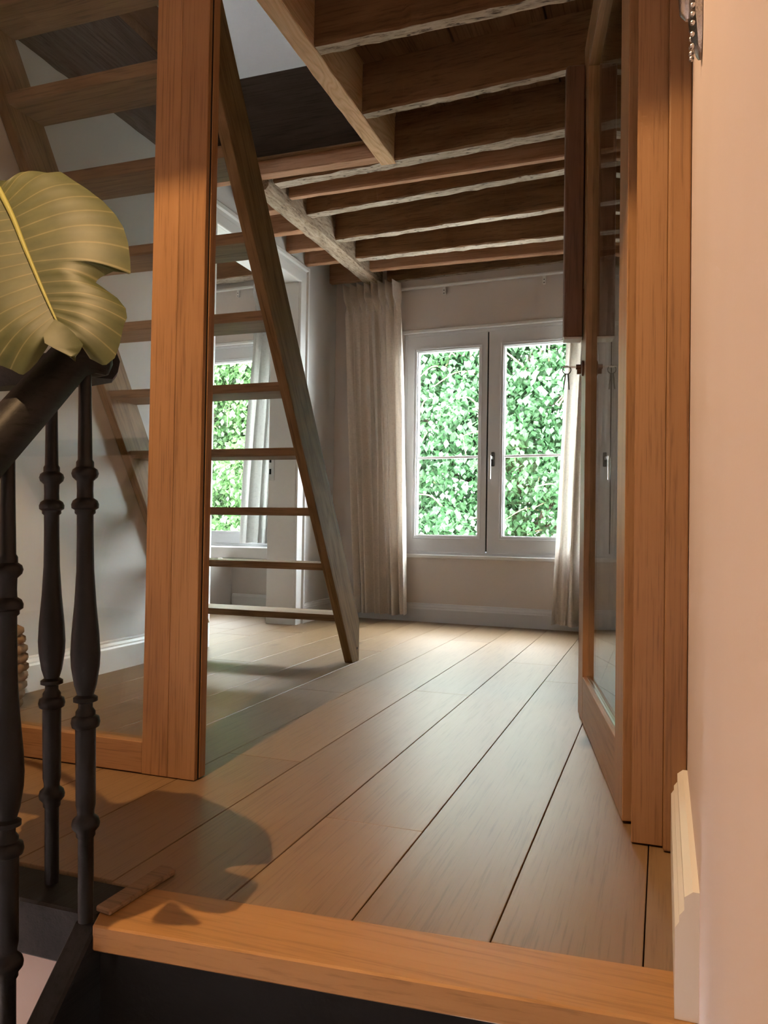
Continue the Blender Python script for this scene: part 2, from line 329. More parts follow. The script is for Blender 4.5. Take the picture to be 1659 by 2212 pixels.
# ------------------------------------------------------------------ stairs below the landing
st = tag(empty('staircase', (-0.4, 1.05, -0.2)), 'black-painted flight of stairs dropping from the landing, with an oak top nosing', 'stairs')
def stp(mb, name, mat, **kw):
    o = mb.build(name, mat, st, **kw); o.location = -Vector(st.location); return o
stp(MB().prism([(-0.826, 1.010), (0.046, 1.0745), (0.046, 1.2045), (-0.845, 1.147), (-0.845, 1.05)], -0.040, 0.0006), 'nosing', 'oak_nosing', bevel=0.003)
stp(MB().prism([(-0.8255, 1.030), (0.046, 1.092), (0.046, 1.13), (-0.8255, 1.07)], -0.205, -0.0405), 'riser', 'black_riser')
for k in range(1, 6):
    yy = 1.06 - 0.165 * k; zz = -0.165 * k - 0.035
    stp(MB().box(-0.8255, 0.046, yy - 0.02, yy + 0.17, zz - 0.03, zz), 'tread', 'black_oak', bevel=0.004)
    stp(MB().box(-0.8255, 0.046, yy, yy + 0.02, zz - 0.166, zz - 0.031), 'riser', 'black_riser')
stp(MB().prism_x([(1.045, -0.004), (1.045, -0.42), (0.15, -1.36), (0.09, -0.968), (1.02, -0.004)], -0.868, -0.826), 'stringer', 'black_oak', bevel=0.004)
stp(MB().box(-2.18, -0.845, 1.045, 1.146, -0.095, -0.004), 'landing_edge_board', 'black_oak', bevel=0.004)
stp(MB().prism([(-0.850, 1.045), (-0.817, 1.040), (-0.808, 1.205), (-0.822, 1.214), (-0.846, 1.214)], 0.0008, 0.011), 'edge_strip', 'oak_tread', bevel=0.003)

# ------------------------------------------------------------------ walls of the hall and stairwell
struct(MB().box(XR, XR + 0.12, -1.9, 1.66, -2.7, 4.2).build('wall_right', 'hall_wall'), 'pinkish plaster wall along the right side of the stairs')
struct(MB().box(-2.32, XL, -1.9, 1.66, -2.7, 4.2).build('wall_stairwell', 'hall_wall'), 'plaster wall on the far side of the stairwell')
struct(MB().box(-2.20, -0.87, 1.075, 1.14, -2.7, -0.10).build('wall_below_landing', 'hall_wall'), 'blue-grey plaster face below the landing edge')
struct(MB().box(-2.32, XR + 0.12, -2.02, -1.9, -2.7, 4.2).build('wall_back', 'hall_wall'), 'plaster wall behind the stairs')
struct(MB().box(-2.32, XR + 0.12, -2.02, 1.147, -2.82, -2.7).build('floor_below', 'oak_plank'), 'floor at the foot of the stairs')
struct(MB().box(-2.32, XR + 0.12, 0.80, 1.76, 2.463, 2.60).build('ceiling_landing', 'hall_wall'), 'low ceiling over the landing')
struct(MB().box(-2.32, XR + 0.12, -2.02, 1.66, 4.2, 4.3).build('ceiling_stairwell', 'hall_wall'), 'high ceiling over the stairwell')
bbp = [(0, 0), (-0.029, 0), (-0.029, 0.115), (-0.024, 0.123), (-0.024, 0.131), (-0.018, 0.139), (-0.018, 0.155), (-0.008, 0.163), (0, 0.163)]
def baseboard(name, prof, path, label):
    return struct(MB().sweep(prof, path).build(name, 'white_paint'), label)
baseboard('baseboard_right', [(-a, b) for a, b in bbp][::-1], [(XR, 1.633, 0.001), (XR, 1.085, 0.001)], 'white moulded baseboard ending at the top of the stairs')

# ------------------------------------------------------------------ glazed oak partition
pa = struct(empty('wall_partition', (-1.14, 1.68, 0)), 'oak framed glass partition between landing and room')
def pap(mb, name, mat, **kw):
    o = mb.build(name, mat, pa, **kw); o.location = -Vector(pa.location); return o
pap(MB().box(-1.2165, -1.1425, 1.655, 1.705, 0.002, 2.46), 'post_board', 'oak_frame', bevel=0.0012)
pap(MB().box(-1.1417, -1.0650, 1.655, 1.705, 0.002, 2.46), 'post_board', 'oak_frame', bevel=0.0012)
pap(MB().box(-1.0650, -1.0635, 1.669, 1.673, 0.002, 2.46), 'gasket', 'gasket')
pap(MB().box(-1.0650, -1.0620, 1.6735, 1.685, 0.004, 2.46), 'door_stop', 'oak_frame', bevel=0.0008)
pap(MB().box(-2.203, -1.2170, 1.655, 1.705, 0.003, 0.080), 'bottom_rail', 'oak_frame_flat', bevel=0.0015)
pap(MB().box(-2.203, -1.2170, 1.678, 1.688, 0.080, 2.46), 'pane', 'pane_glass')
pap(MB().box(-2.203, -2.150, 1.655, 1.705, 0.080, 2.46), 'wall_post', 'oak_frame', bevel=0.0015)
pap(MB().box(-1.0650, XR, 1.655, 1.76, 2.335, 2.46), 'head', 'oak_frame_flat', bevel=0.0015)
pap(MB().box(-0.056, 0.0035, 1.655, 1.752, 0.004, 2.335), 'jamb', 'oak_frame', bevel=0.0012)
pap(MB().box(0.0035, XR - 0.001, 1.634, 1.659, 0.003, 2.335), 'architrave', 'oak_frame', bevel=0.004, seg=3)
struct(MB().box(-2.32, XR + 0.12, 1.66, 1.76, 2.60, 4.2).build('wall_above_partition', 'white_wall'), 'plaster wall above the glass partition')

# ------------------------------------------------------------------ open glass door
D0 = Vector((-0.078, 1.761, 0)); DA = math.atan2(-0.192, 1.004)     # leaf direction seen from above
dr = struct(empty('door_2', D0), 'open oak framed glass door with a tall wooden pull'); dr.rotation_euler[2] = -DA
# local frame: y along the leaf, x through its thickness (x<0 is the room side seen in the picture)
def dp(mb, name, mat, par=dr, **kw): return mb.build(name, mat, par, **kw)
TH = 0.042; DL = 1.022; ZB, ZT = 0.006, 2.29
dp(MB().box(0, TH, 0.0, 0.122, ZB, ZT), 'hinge_stile', 'oak_door', bevel=0.0015)
ls = dp(MB().box(0, TH, 0.880, DL, ZB, ZT), 'lock_stile', 'oak_door', bevel=0.0015)
dp(MB().box(0.0005, TH - 0.0005, 0.1225, 0.8795, ZB, 0.150), 'bottom_rail', 'oak_door_flat', bevel=0.001)
dp(MB().box(0.0005, TH - 0.0005, 0.1225, 0.8795, 2.15, ZT), 'top_rail', 'oak_door_flat', bevel=0.001)
dp(MB().box(0.018, 0.025, 0.1225, 0.8795, 0.150, 2.15), 'pane', 'pane_glass')
for s in (0.0125, 0.0255): dp(MB().box(s, s + 0.005, 0.1225, 0.8795, 0.1505, 0.1545), 'glazing_seal', 'steel')
pull = dp(MB().prism([(-0.004, 0.955), (-0.058, 0.955), (-0.066, 0.963), (-0.066, 1.012), (-0.058, 1.020), (-0.004, 1.020)], 1.275, 2.20), 'pull', 'oak_pull', bevel=0.003)
dp(MB().box(-0.064, -0.0045, 0.957, 1.018, 1.268, 1.2755), 'end_trim', 'grey_paint', pull, bevel=0.002)
for z in (1.4, 2.05): dp(MB().box(-0.006, 0.0, 0.97, 1.005, z, z + 0.04), 'fixing', 'oak_pull')
lk = dp(MB(Matrix.Translation((0, 0.945, 1.165)) @ Matrix.Rotation(-math.pi / 2, 4, 'Y')).lathe([(0.026, 0), (0.026, 0.007), (0.023, 0.009)], 24), 'lock_rosette', 'bronze', smooth=True)
dp(MB(Matrix.Translation((0, 0.945, 1.170)) @ Matrix.Rotation(-math.pi / 2, 4, 'Y')).lathe([(0.0085, 0.008), (0.0085, 0.025)], 16), 'cylinder', 'bronze', lk, smooth=True)
dp(MB().box(-0.022, -0.009, 0.940, 0.950, 1.146, 1.166), 'cylinder_web', 'bronze', lk)
dp(MB().tube([(0.035, -0.008, 0.03), (0.035, -0.008, 0.13)], 0.007, 10), 'hinge', 'dark_metal', smooth=True)
# keys hanging in the lock
DM = Matrix.Translation(D0) @ Matrix.Rotation(-DA, 4, 'Z')
kb = DM @ Vector((-0.045, 0.945, 1.17))
ky = tag(empty('key_ring', kb), 'metal ring of keys hanging from the key in the glass door lock', 'keys')
ky.rotation_euler[2] = -DA
MB().box(0.0, 0.022, -0.001, 0.001, -0.003, 0.003).box(-0.024, 0.0, -0.011, 0.011, -0.001, 0.001).build('key', 'steel', ky, bevel=0.0004)
ring = [(0.0 - 0.010 + 0.0135 * math.cos(a), 0.0, -0.010 + 0.0135 * math.sin(a)) for a in (2 * math.pi * j / 24 for j in range(25))]
MB().tube(ring, 0.0017, 6).build('ring', 'dark_metal', ky, smooth=True)
for dx, an in ((-0.004, 0.12), (0.004, -0.08)):
    m = Matrix.Translation((-0.010 + dx, 0.0, -0.024)) @ Matrix.Rotation(an, 4, 'Y')
    mb = MB(m); mb.box(-0.0017, 0.0017, -0.010, 0.010, -0.024, 0.0); mb.box(-0.0016, 0.0016, -0.0045, 0.0045, -0.052, -0.024); mb.build('key', 'dark_metal', ky, bevel=0.0004)

# ------------------------------------------------------------------ window wall
WALL_T = 0.30
def fwall(name, mat, rects, label):
    mb = MB(FM)
    for (u0, u1, z0, z1) in rects: mb.box(u0, u1, 0, WALL_T, z0, z1)
    return struct(mb.build(name, mat), label)
W1 = (-1.682, -0.492, 0.448, 1.947); W2 = (-3.62, -2.62, 0.468, 1.982)
fwall('wall_far', 'warm_wall', [(-2.205, W1[0], 0, CEIL), (W1[1], 3.0, 0, CEIL), (W1[0], W1[1], 0, W1[2]), (W1[0], W1[1], W1[3], CEIL)], 'greige plaster wall around the main window')
fwall('wall_far_side_room', 'warm_wall', [(-3.9, W2[0], 0, 2.7), (W2[1], -2.21, 0, 2.7), (W2[0], W2[1], 0, W2[2]), (W2[0], W2[1], W2[3], 2.7)], 'plaster wall around the window of the side room')
def window(name, W, mid, sashes, label, head=True):
    u0, u1, z0, z1 = W; wi = struct(empty(name, fw((u0 + u1) / 2, 0.02, z0)), label); base = wi.location.copy()
    def wp(mb, nm, mat, par=None, **kw):
        o = mb.build(nm, mat, par or wi, **kw)
        if not par: o.location = -base
        return o
    V0 = 0.018
    f = MB(FM)
    f.box(u0, u0 + 0.022, V0, V0 + 0.08, z0, z1); f.box(u1 - 0.022, u1, V0, V0 + 0.08, z0, z1); f.box(u0 + 0.022, u1 - 0.022, V0, V0 + 0.08, z1 - 0.020, z1); f.box(u0 + 0.022, u1 - 0.022, V0, V0 + 0.08, z0, z0 + 0.020)
    wp(f, 'frame', 'grey_paint', bevel=0.002)
    wp(MB(FM).box(u0 - 0.03, u1 + 0.03, -0.022, 0.03, z0 - 0.022, z0 + 0.002), 'sill', 'white_paint', bevel=0.004)
    wp(MB(FM).box(u0 - 0.02, u1 + 0.02, -0.012, 0.012, z1 - 0.001, z1 + 0.022), 'head_trim', 'white_paint', bevel=0.004)
    if mid: wp(MB(FM).box(mid - 0.004, mid + 0.004, V0 + 0.006, V0 + 0.03, z0 + 0.03, z1 - 0.025), 'shadow_gap', 'gasket')
    for (a, b, ga, gb, ha, hb) in sashes:
        s = MB(FM); sa, sb, za, zb = a, b, z0 + 0.021, z1 - 0.021
        s.box(sa, ga, V0 + 0.002, V0 + 0.06, za, zb); s.box(gb, sb, V0 + 0.002, V0 + 0.06, za, zb); s.box(ga, gb, V0 + 0.002, V0 + 0.06, za, ha); s.box(ga, gb, V0 + 0.002, V0 + 0.06, hb, zb)
        so = wp(s, 'sash', 'grey_paint')
        bd = MB(FM); t = 0.012
        for q, (d, v) in enumerate(((0.024, V0 - 0.003), (t, V0 + 0.001))):
            pass
        bd = MB(FM)
        for (x0, x1, y0, y1) in ((ga - 0.020, ga - 0.014, ha - 0.020, hb + 0.020), (gb + 0.014, gb + 0.020, ha - 0.020, hb + 0.020), (ga - 0.014, gb + 0.014, ha - 0.020, ha - 0.014), (ga - 0.014, gb + 0.014, hb + 0.014, hb + 0.020)): bd.box(x0, x1, V0 - 0.003, V0 + 0.002, y0, y1)
        o = bd.build('glazing_bead', 'grey_paint', so, bevel=0.001)
        bd = MB(FM)
        for (x0, x1, y0, y1) in ((ga, ga + 0.007, ha, hb), (gb - 0.007, gb, ha, hb), (ga + 0.007, gb - 0.007, ha, ha + 0.007), (ga + 0.007, gb - 0.007, hb - 0.007, hb)): bd.box(x0, x1, V0 + 0.012, V0 + 0.05, y0, y1)
        bd.build('inner_bead', 'white_paint', so)
        MB(FM).box(ga + 0.001, gb - 0.001, V0 + 0.034, V0 + 0.040, ha + 0.001, hb - 0.001).build('pane', 'window_glass', so)
        if mid: MB(FM).box(ga, gb, V0 + 0.026, V0 + 0.048, 1.096, 1.111).build('glazing_bar', 'white_paint', so, bevel=0.003)
    return wi, wp
w1, wp1 = window('window_1', W1, -1.094, [(-1.66, -1.099, -1.592, -1.153, 0.575, 1.825), (-1.089, -0.514, -0.991, -0.556, 0.575, 1.825)], 'grey wooden double casement window of the main room')
hd = wp1(MB(FM).box(-1.064, -1.042, 0.006, 0.020, 1.035, 1.128), 'handle_plate', 'dark_metal', bevel=0.004)
MB(FM).box(-1.060, -1.047, -0.035, 0.008, 1.078, 1.098).box(-1.064, -1.050, -0.050, -0.035, 0.948, 1.102).build('handle_lever', 'steel', hd, bevel=0.004, seg=2)
w2, wp2 = window('window_2', W2, None, [(-3.60, -2.64, -3.545, -2.70, 0.575, 1.862)], 'grey framed window of the side room')
wp2(MB(FM).box(-3.64, -2.60, -0.10, -0.024, 0.385, 0.466), 'window_board', 'white_paint', bevel=0.004)
# curtain rails
def rail(u0, u1, z, brs, label):
    r = tag(empty('curtain_rail', fw((u0 + u1) / 2, -0.03, z)), label, 'curtain rail'); b = r.location.copy()
    o = MB(FM).box(u0, u1, -0.055, -0.020, z, z + 0.012).build('track', 'white_paint', r, bevel=0.002); o.location = -b
    for u in brs:
        o = MB(FM).box(u - 0.010, u + 0.010, -0.0195, -0.001, z - 0.050, z + 0.010).build('bracket', 'white_paint', r, bevel=0.002); o.location = -b
        for dz in (-0.042, -0.022):
            q = MB(FM @ Matrix.Translation((u, -0.0195, z + dz)) @ Matrix.Rotation(math.pi / 2, 4, 'X')).lathe([(0.0035, -0.001), (0.0035, 0.0008)], 10).build('screw_hole', 'slot', o)
rail(-2.12, -0.30, 2.240, (-1.394, -0.725), 'thin white curtain track above the main room window')
rail(-3.6, -2.35, 2.385, (-3.02,), 'thin white curtain track in the side room')
# curtains
def curtain(name, label, mat, top, bot, zt, zb, npl, off, amp=0.040, group='linen curtains', seed=1, nu=150, nv=60):
    r = random.Random(seed); (a0, a1), (b0, b1) = top, bot
    ph = [r.uniform(-0.5, 0.5) for _ in range(20)]
    mb = MB(FM); grid = []
    for j in range(nv + 1):
        t = j / nv; z = zt + (zb - zt) * t
        head = max(0.0, min(1.0, 1.9 - (zt - z) / 0.11))
        row = []
        for i in range(nu + 1):
            s = i / nu; k = s * npl
            e0 = a0 + (b0 - a0) * (t ** 0.8); e1 = a1 + (b1 - a1) * (t ** 0.8)
            u = e0 + (e1 - e0) * s
            # pinch pleats in the heading, loose folds below
            fr = k - math.floor(k)
            pin = math.exp(-((fr - 0.5) / 0.13) ** 2)
            vh = -0.06 * pin + 0.018 * math.cos(2 * math.pi * k) + 0.010 * math.cos(6 * math.pi * k) * pin
            loose = 0
            for q, (m_, a_) in enumerate(((0.5, 0.55), (1.0, 0.75), (1.83, 0.28))):
                loose += a_ * math.sin(2 * math.pi * (k * m_ + ph[q] + 0.12 * math.sin(3 * t + ph[q + 4] * 6)))
            vl = amp * math.copysign(abs(loose) ** 0.8, loose)
            g = head * head * (3 - 2 * head)
            v = -off + vh * g + vl * (1 - g) * min(1, 0.45 + 0.8 * t)
            u += (1 - g) * 0.010 * math.sin(2 * math.pi * (k * 0.83 + ph[9] + t * 0.4)) * min(1, t * 3)
            zz = z - (0.012 * noise.noise(Vector((s * 5, seed, 0))) if j == nv else 0)
            row.append(mb.pt((u, v, zz)))
        grid.append(row)
    for j in range(nv):
        for i in range(nu): mb.face((grid[j][i], grid[j][i + 1], grid[j + 1][i + 1], grid[j + 1][i]))
    o = mb.build(name, mat, smooth=True)
    return tag(o, label, 'curtain', group)
curtain('curtain', 'gathered linen curtain hanging left of the main window by the room corner', 'linen', (-2.10, -1.685), (-1.965, -1.595), 2.285, 0.045, 8, 0.085, seed=4)
curtain('curtain', 'linen curtain hanging partly behind the open glass door', 'linen', (-0.545, -0.12), (-0.638, -0.16), 2.27, 0.040, 7, 0.085, seed=9)
curtain('curtain', 'short grey curtain at the side room window seen through the doorway', 'grey_linen', (-2.82, -2.42), (-2.935, -2.50), 2.40, 0.500, 6, 0.075, seed=12)

# ------------------------------------------------------------------ left wall with the doorway to the side room
OY0, OY1, OZ = 3.515, 4.512, 2.184
lw = MB(); xt = XL - 0.185
lw.box(xt, XL, 1.66, OY0, 0, 2.358); lw.box(xt, XL, 3.36, OY0, 2.358, CEIL); lw.box(xt, XL, OY1, 5.20, 0, CEIL); lw.box(xt, XL, OY0, OY1, OZ, CEIL)
struct(lw.build('wall_left', 'white_wall'), 'off-white plaster wall with the doorway to the side room')
d1 = struct(empty('door_1', (XL, 4.0, 0)), 'white painted doorway casing to the side room')
def d1p(mb, nm, mat, par=None, **kw):
    o = mb.build(nm, mat, par or d1, **kw)
    if not par: o.location = -Vector(d1.location)
    return o
d1p(MB().box(xt - 0.006, XL + 0.004, OY1 - 0.001, OY1 + 0.020, 0, OZ), 'jamb_lining', 'white_paint', bevel=0.002)
d1p(MB().box(xt - 0.006, XL + 0.004, OY0 - 0.020, OY0 + 0.001, 0, OZ), 'jamb_lining', 'white_paint', bevel=0.002)
d1p(MB().box(xt - 0.006, XL + 0.004, OY0, OY1, OZ - 0.001, OZ + 0.018), 'head_lining', 'white_paint', bevel=0.002)
ap = [(0, 0.0), (0.018, 0.0), (0.020, 0.006), (0.020, 0.055), (0.014, 0.060), (0.014, 0.085), (0.026, 0.092), (0.026, 0.112), (0.022, 0.118), (0, 0.118)]
def arch(name, y, sgn, z1):
    mb = MB(); n = len(ap)
    lo_ = [mb.pt((XL + a, y + sgn * b, 0)) for a, b in ap]; hi = [mb.pt((XL + a, y + sgn * b, z1 + b)) for a, b in ap]
    mb.face(lo_); mb.face(hi[::-1])
    for k in range(n): mb.face((lo_[k], lo_[(k + 1) % n], hi[(k + 1) % n], hi[k]))
    return d1p(mb, name, 'white_paint')
arch('architrave', OY1 + 0.002, 1, OZ); arch('architrave', OY0 - 0.002, -1, OZ)
mb = MB(); n = len(ap); a0 = [mb.pt((XL + a, OY0 - 0.002 - b, OZ + b + 0.0005)) for a, b in ap]; a1 = [mb.pt((XL + a, OY1 + 0.002 + b, OZ + b + 0.0005)) for a, b in ap]
mb.face(a0); mb.face(a1[::-1])
for k in range(n): mb.face((a0[k], a0[(k + 1) % n], a1[(k + 1) % n], a1[k]))
d1p(mb, 'architrave', 'white_paint')
sp = d1p(MB().box(-2.392, -2.352, OY1 - 0.004, OY1 - 0.001, 0.915, 1.075), 'strike_plate', 'steel', bevel=0.001)
for z0, z1 in ((0.955, 0.99), (1.03, 1.06)): MB().box(-2.388, -2.374, OY1 - 0.0046, OY1 - 0.0038, z0, z1).build('latch_slot', 'slot', sp)
baseboard('baseboard_left', [(-a, b) for a, b in [(0, 0), (-0.025, 0), (-0.025, 0.095), (-0.021, 0.102), (-0.021, 0.108), (-0.014, 0.118), (-0.014, 0.124), (0, 0.128)]], [(XL, 1.71, 0), (XL, OY0 - 0.125, 0)], 'white moulded baseboard along the left wall behind the glass')
baseboard('baseboard_left_corner', [(-a, b) for a, b in [(0, 0), (-0.020, 0), (-0.020, 0.095), (-0.017, 0.102), (-0.017, 0.108), (-0.010, 0.118), (-0.010, 0.124), (0, 0.128)]], [(XL, OY1 + 0.125, 0), (XL, 5.10, 0)], 'white baseboard between the doorway and the room corner')
fb = MB(FM).sweep([(0, 0), (0.018, 0), (0.018, 0.085), (0.014, 0.094), (0.014, 0.100), (0.008, 0.114), (0.008, 0.120), (0, 0.124)], [(-2.18, 0, 0), (2.88, 0, 0)]).build('baseboard_far', 'grey_paint'); struct(fb, 'grey moulded baseboard under the main window')
# side room shell
struct(MB().box(-3.87, -3.75, 2.6, 5.3, 0, 2.7).build('wall_side_room_left', 'warm_wall'), 'plaster wall at the far side of the side room')
struct(MB().box(-3.87, xt, 2.6, 2.72, 0, 2.7).build('wall_side_room_back', 'warm_wall'), 'plaster wall at the back of the side room')
struct(MB().box(-3.06, -3.03, 4.75, 5.16, 0.0, 0.384).build('wall_side_room_niche', 'warm_wall'), 'plaster cheek below the side room window board')
baseboard('baseboard_side_room', [(0, 0), (0.018, 0), (0.018, 0.10), (0.010, 0.115), (0, 0.12)], [(-3.02, wall_y(-3.02), 0), (-2.40, wall_y(-2.40), 0)], 'white baseboard under the side room window')
# right wall of the room
struct(MB().box(2.9, 3.0, 1.76, 5.1, 0, CEIL + 0.2).build('wall_room_right', 'white_wall'), 'plaster wall at the right end of the room')
struct(MB().box(XR, 3.0, 1.66, 1.76, 0, CEIL + 0.2).build('wall_room_near', 'white_wall'), 'plaster wall beside the glass door opening')

# ------------------------------------------------------------------ ceiling with old joists
ce = struct(empty('ceiling', (-0.6, 3.5, CEIL)), 'old beamed ceiling with dark boards')
def cep(mb, nm, mat, **kw):
    o = mb.build(nm, mat, ce, **kw); o.location = -Vector(ce.location); return o
bx = [-1.18, -0.79, -0.428, -0.07, 0.29, 0.66, 1.02, 1.38, 1.74, 2.1, 2.5, 2.9]
for a, b in zip(bx, bx[1:]): cep(MB().box(a + 0.004, b - 0.004, 1.76, 5.15, CEIL, CEIL + 0.03), 'ceiling_board', 'old_board', bevel=0.002)
for a, b in zip([-2.39, -2.0, -1.62], [-2.0, -1.62, -1.18]): cep(MB().box(a + 0.004, b - 0.004, 3.42, 5.20, CEIL, CEIL + 0.03), 'ceiling_board', 'old_board', bevel=0.002)
cep(MB().box(-2.40, 0.22, 1.7, 5.4, CEIL + 0.031, CEIL + 0.06).box(0, 0.001, 2, 2.001, CEIL + 0.06, CEIL + 0.0605) if False else MB().box(-1.18, 3.0, 1.76, 5.4, CEIL + 0.031, CEIL + 0.06).box(-2.40, -1.18, 3.42, 5.4, CEIL + 0.031, CEIL + 0.06), 'loft_deck', 'old_board')
JZ = 2.325; HJ = CEIL - JZ
JO = [  # x0, y0, x1, y1 (centre line), width, materials, z, seed
    (-1.18, 2.060, 0.10, 2.00, 0.060, 'old', JZ), (-1.18, 2.535, 0.10, 2.515, 0.062, 'old', JZ), (-1.18, 3.006, 0.10, 2.915, 0.052, 'old', JZ),
    (-1.835, 3.494, 0.10, 3.363, 0.080, 'old', JZ), (-1.85, 3.672, 0.10, 3.630, 0.045, 'new', JZ + 0.008), (-1.85, 3.905, 0.10, 3.730, 0.070, 'old', JZ + 0.006),
    (-1.85, 4.295, 0.10, 4.190, 0.066, 'old', JZ + 0.004), (-1.85, 4.626, 0.10, 4.615, 0.076, 'old', JZ), (-1.85, 4.868, 0.10, 4.895, 0.050, 'new', JZ + 0.004),
    (-1.80, 5.076, 0.10, 4.985, 0.050, 'old', JZ - 0.012)]
for q, (xa, ya, xb, yb, wd, kd, zz) in enumerate(JO):
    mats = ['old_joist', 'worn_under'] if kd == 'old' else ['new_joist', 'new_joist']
    yb = ya + (yb - ya) * (2.89 - xa) / (xb - xa); xb = 2.89
    if ya > 5: yb = wall_y(xb) - 0.06
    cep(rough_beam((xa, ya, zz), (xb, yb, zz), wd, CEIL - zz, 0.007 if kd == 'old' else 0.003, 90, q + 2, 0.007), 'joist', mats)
for q, (ya, yb, wd, zz) in enumerate(((5.018, 5.018, 0.046, 2.32), (4.615, 4.615, 0.05, 2.319), (4.352, 4.352, 0.05, 2.316), (4.10, 4.10, 0.06, 2.33), (3.80, 3.80, 0.06, 2.33))):
    cep(rough_beam((XL + 0.001, ya, zz), (-1.955, yb, zz), wd, CEIL - zz, 0.003, 8, q + 40, 0.004), 'joist', ['new_joist', 'new_joist'])
cep(rough_beam((XL + 0.001, 3.385, JZ), (-1.262, 3.385, JZ), 0.066, CEIL - JZ, 0.003, 16, 60, 0.004), 'joist', ['new_joist', 'new_joist'])
cep(rough_beam((-1.903, 3.43, 2.285), (-1.897, 5.095, 2.288), 0.100, CEIL - 2.285, 0.008, 24, 71, 0.016, wander=0.004), 'main_beam', ['worn_beam', 'worn_beam'])
cep(rough_beam((-1.217, 1.765, JZ - 0.001), (-1.226, 3.44, JZ - 0.001), 0.076, CEIL - JZ + 0.02, 0.003, 24, 80, 0.003), 'trimmer', ['pine', 'pine'])
# ceiling of the side room
cs = struct(empty('ceiling_side_room', (-3.1, 4, 2.6)), 'beamed ceiling of the side room')
o = MB().box(-3.87, xt, 2.6, 5.4, 2.62, 2.70).build('ceiling_board', 'old_board', cs); o.location = -Vector(cs.location)
for q, (y, wd) in enumerate(((3.3, 0.09), (3.75, 0.09), (4.2, 0.09), (4.64, 0.08), (5.08, 0.12))):
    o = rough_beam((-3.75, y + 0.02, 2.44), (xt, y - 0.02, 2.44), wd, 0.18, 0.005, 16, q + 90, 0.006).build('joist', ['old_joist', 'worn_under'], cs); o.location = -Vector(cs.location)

# ------------------------------------------------------------------ loft above the ladder opening
lf = struct(empty('wall_loft', (-1.7, 3.4, 2.6)), 'plaster walls and dark boards of the loft')
lt = struct(empty('trim_loft', (-2.25, 2.5, 2.4)), 'old timbers lying along the top of the left wall under the loft')
def lfp(mb, nm, mat, par=None, **kw):
    par = par or lf; o = mb.build(nm, mat, par, **kw); o.location = -Vector(par.location); return o
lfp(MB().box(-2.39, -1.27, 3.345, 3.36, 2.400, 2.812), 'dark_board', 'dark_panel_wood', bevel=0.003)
lfp(MB().box(-2.39, -1.27, 3.330, 3.352, 2.388, 2.400), 'board_edge', 'old_joist', bevel=0.003)
lfp(MB().box(-2.39, -1.18, 3.40, 3.48, 2.61, 4.2), 'plaster_end', 'white_wall')
lfp(rough_beam((-2.25, 1.77, 2.357), (-2.25, 3.34, 2.357), 0.20, 0.375, 0.012, 20, 101, 0.012), 'wall_plate', ['weathered', 'weathered'], lt)
lfp(rough_beam((-2.25, 1.77, 2.733), (-2.25, 3.34, 2.733), 0.16, 0.072, 0.004, 14, 102, 0.004), 'rafter_foot', ['old_joist', 'old_joist'], lt)
lfp(rough_beam((-2.25, 1.77, 2.806), (-2.25, 3.34, 2.806), 0.20, 0.13, 0.004, 14, 103, 0.004), 'purlin', ['old_board', 'old_board'], lt)
lfp(MB().box(-2.45, -2.36, 1.76, 3.40, 2.40, 4.2), 'plaster_side', 'white_wall')
lfp(MB().box(-2.45, 0.22, 1.76, 3.48, 4.2, 4.26), 'plaster_top', 'white_wall')
lfp(MB().box(0.16, 0.22, 1.76, 3.48, 2.60, 4.2), 'plaster_side', 'white_wall')
lfp(MB().box(-1.18, 0.20, 3.42, 3.48, 2.60, 4.2), 'plaster_end', 'white_wall')

# ------------------------------------------------------------------ ladder stair
la = tag(empty('ladder_stair', (-1.76, 3.39, 0)), 'steep open oak ladder stair up to the loft beside the glass partition', 'ladder')
def lap(mb, nm, mat, **kw):
    o = mb.build(nm, mat, la, **kw); o.location = -Vector(la.location); return o
def under(z): return 3.362 - 0.613 * z
ZTOP = 2.62
for xa, xb in ((-1.375, -1.335), (-2.199, -2.160)):
    poly = [(3.362, 0.0006), (3.440, 0.0006), (3.440, 0.185), (under(ZTOP) + 0.190, ZTOP), (under(ZTOP), ZTOP)]
    if xa < -2: ZL = 2.35; poly = [(3.362 - 0.613 * 0.13 , 0.13), (under(0.13) + 0.190, 0.13), (under(ZL) + 0.190, ZL), (under(ZL), ZL)]
    lap(MB().prism_x(poly, xa, xb), 'stringer', 'oak_ladder', bevel=0.0025)
for k in range(10):
    z = 0.200 + 0.2345 * k; y = 3.252 - 0.1437 * k
    lap(MB().prism_x([(y + 0.006, z), (y + 0.170, z), (y + 0.170, z + 0.031), (y - 0.013, z + 0.031)], -2.1605, -1.3745), 'tread', 'oak_tread', bevel=0.0015)
hole = MB(Matrix.Translation((-1.335, 3.415, 0.062)) @ Matrix.Rotation(math.pi / 2, 4, 'Y')).lathe([(0.006, -0.004), (0.006, 0.0006)], 12); lap(hole, 'screw_hole', 'slot')

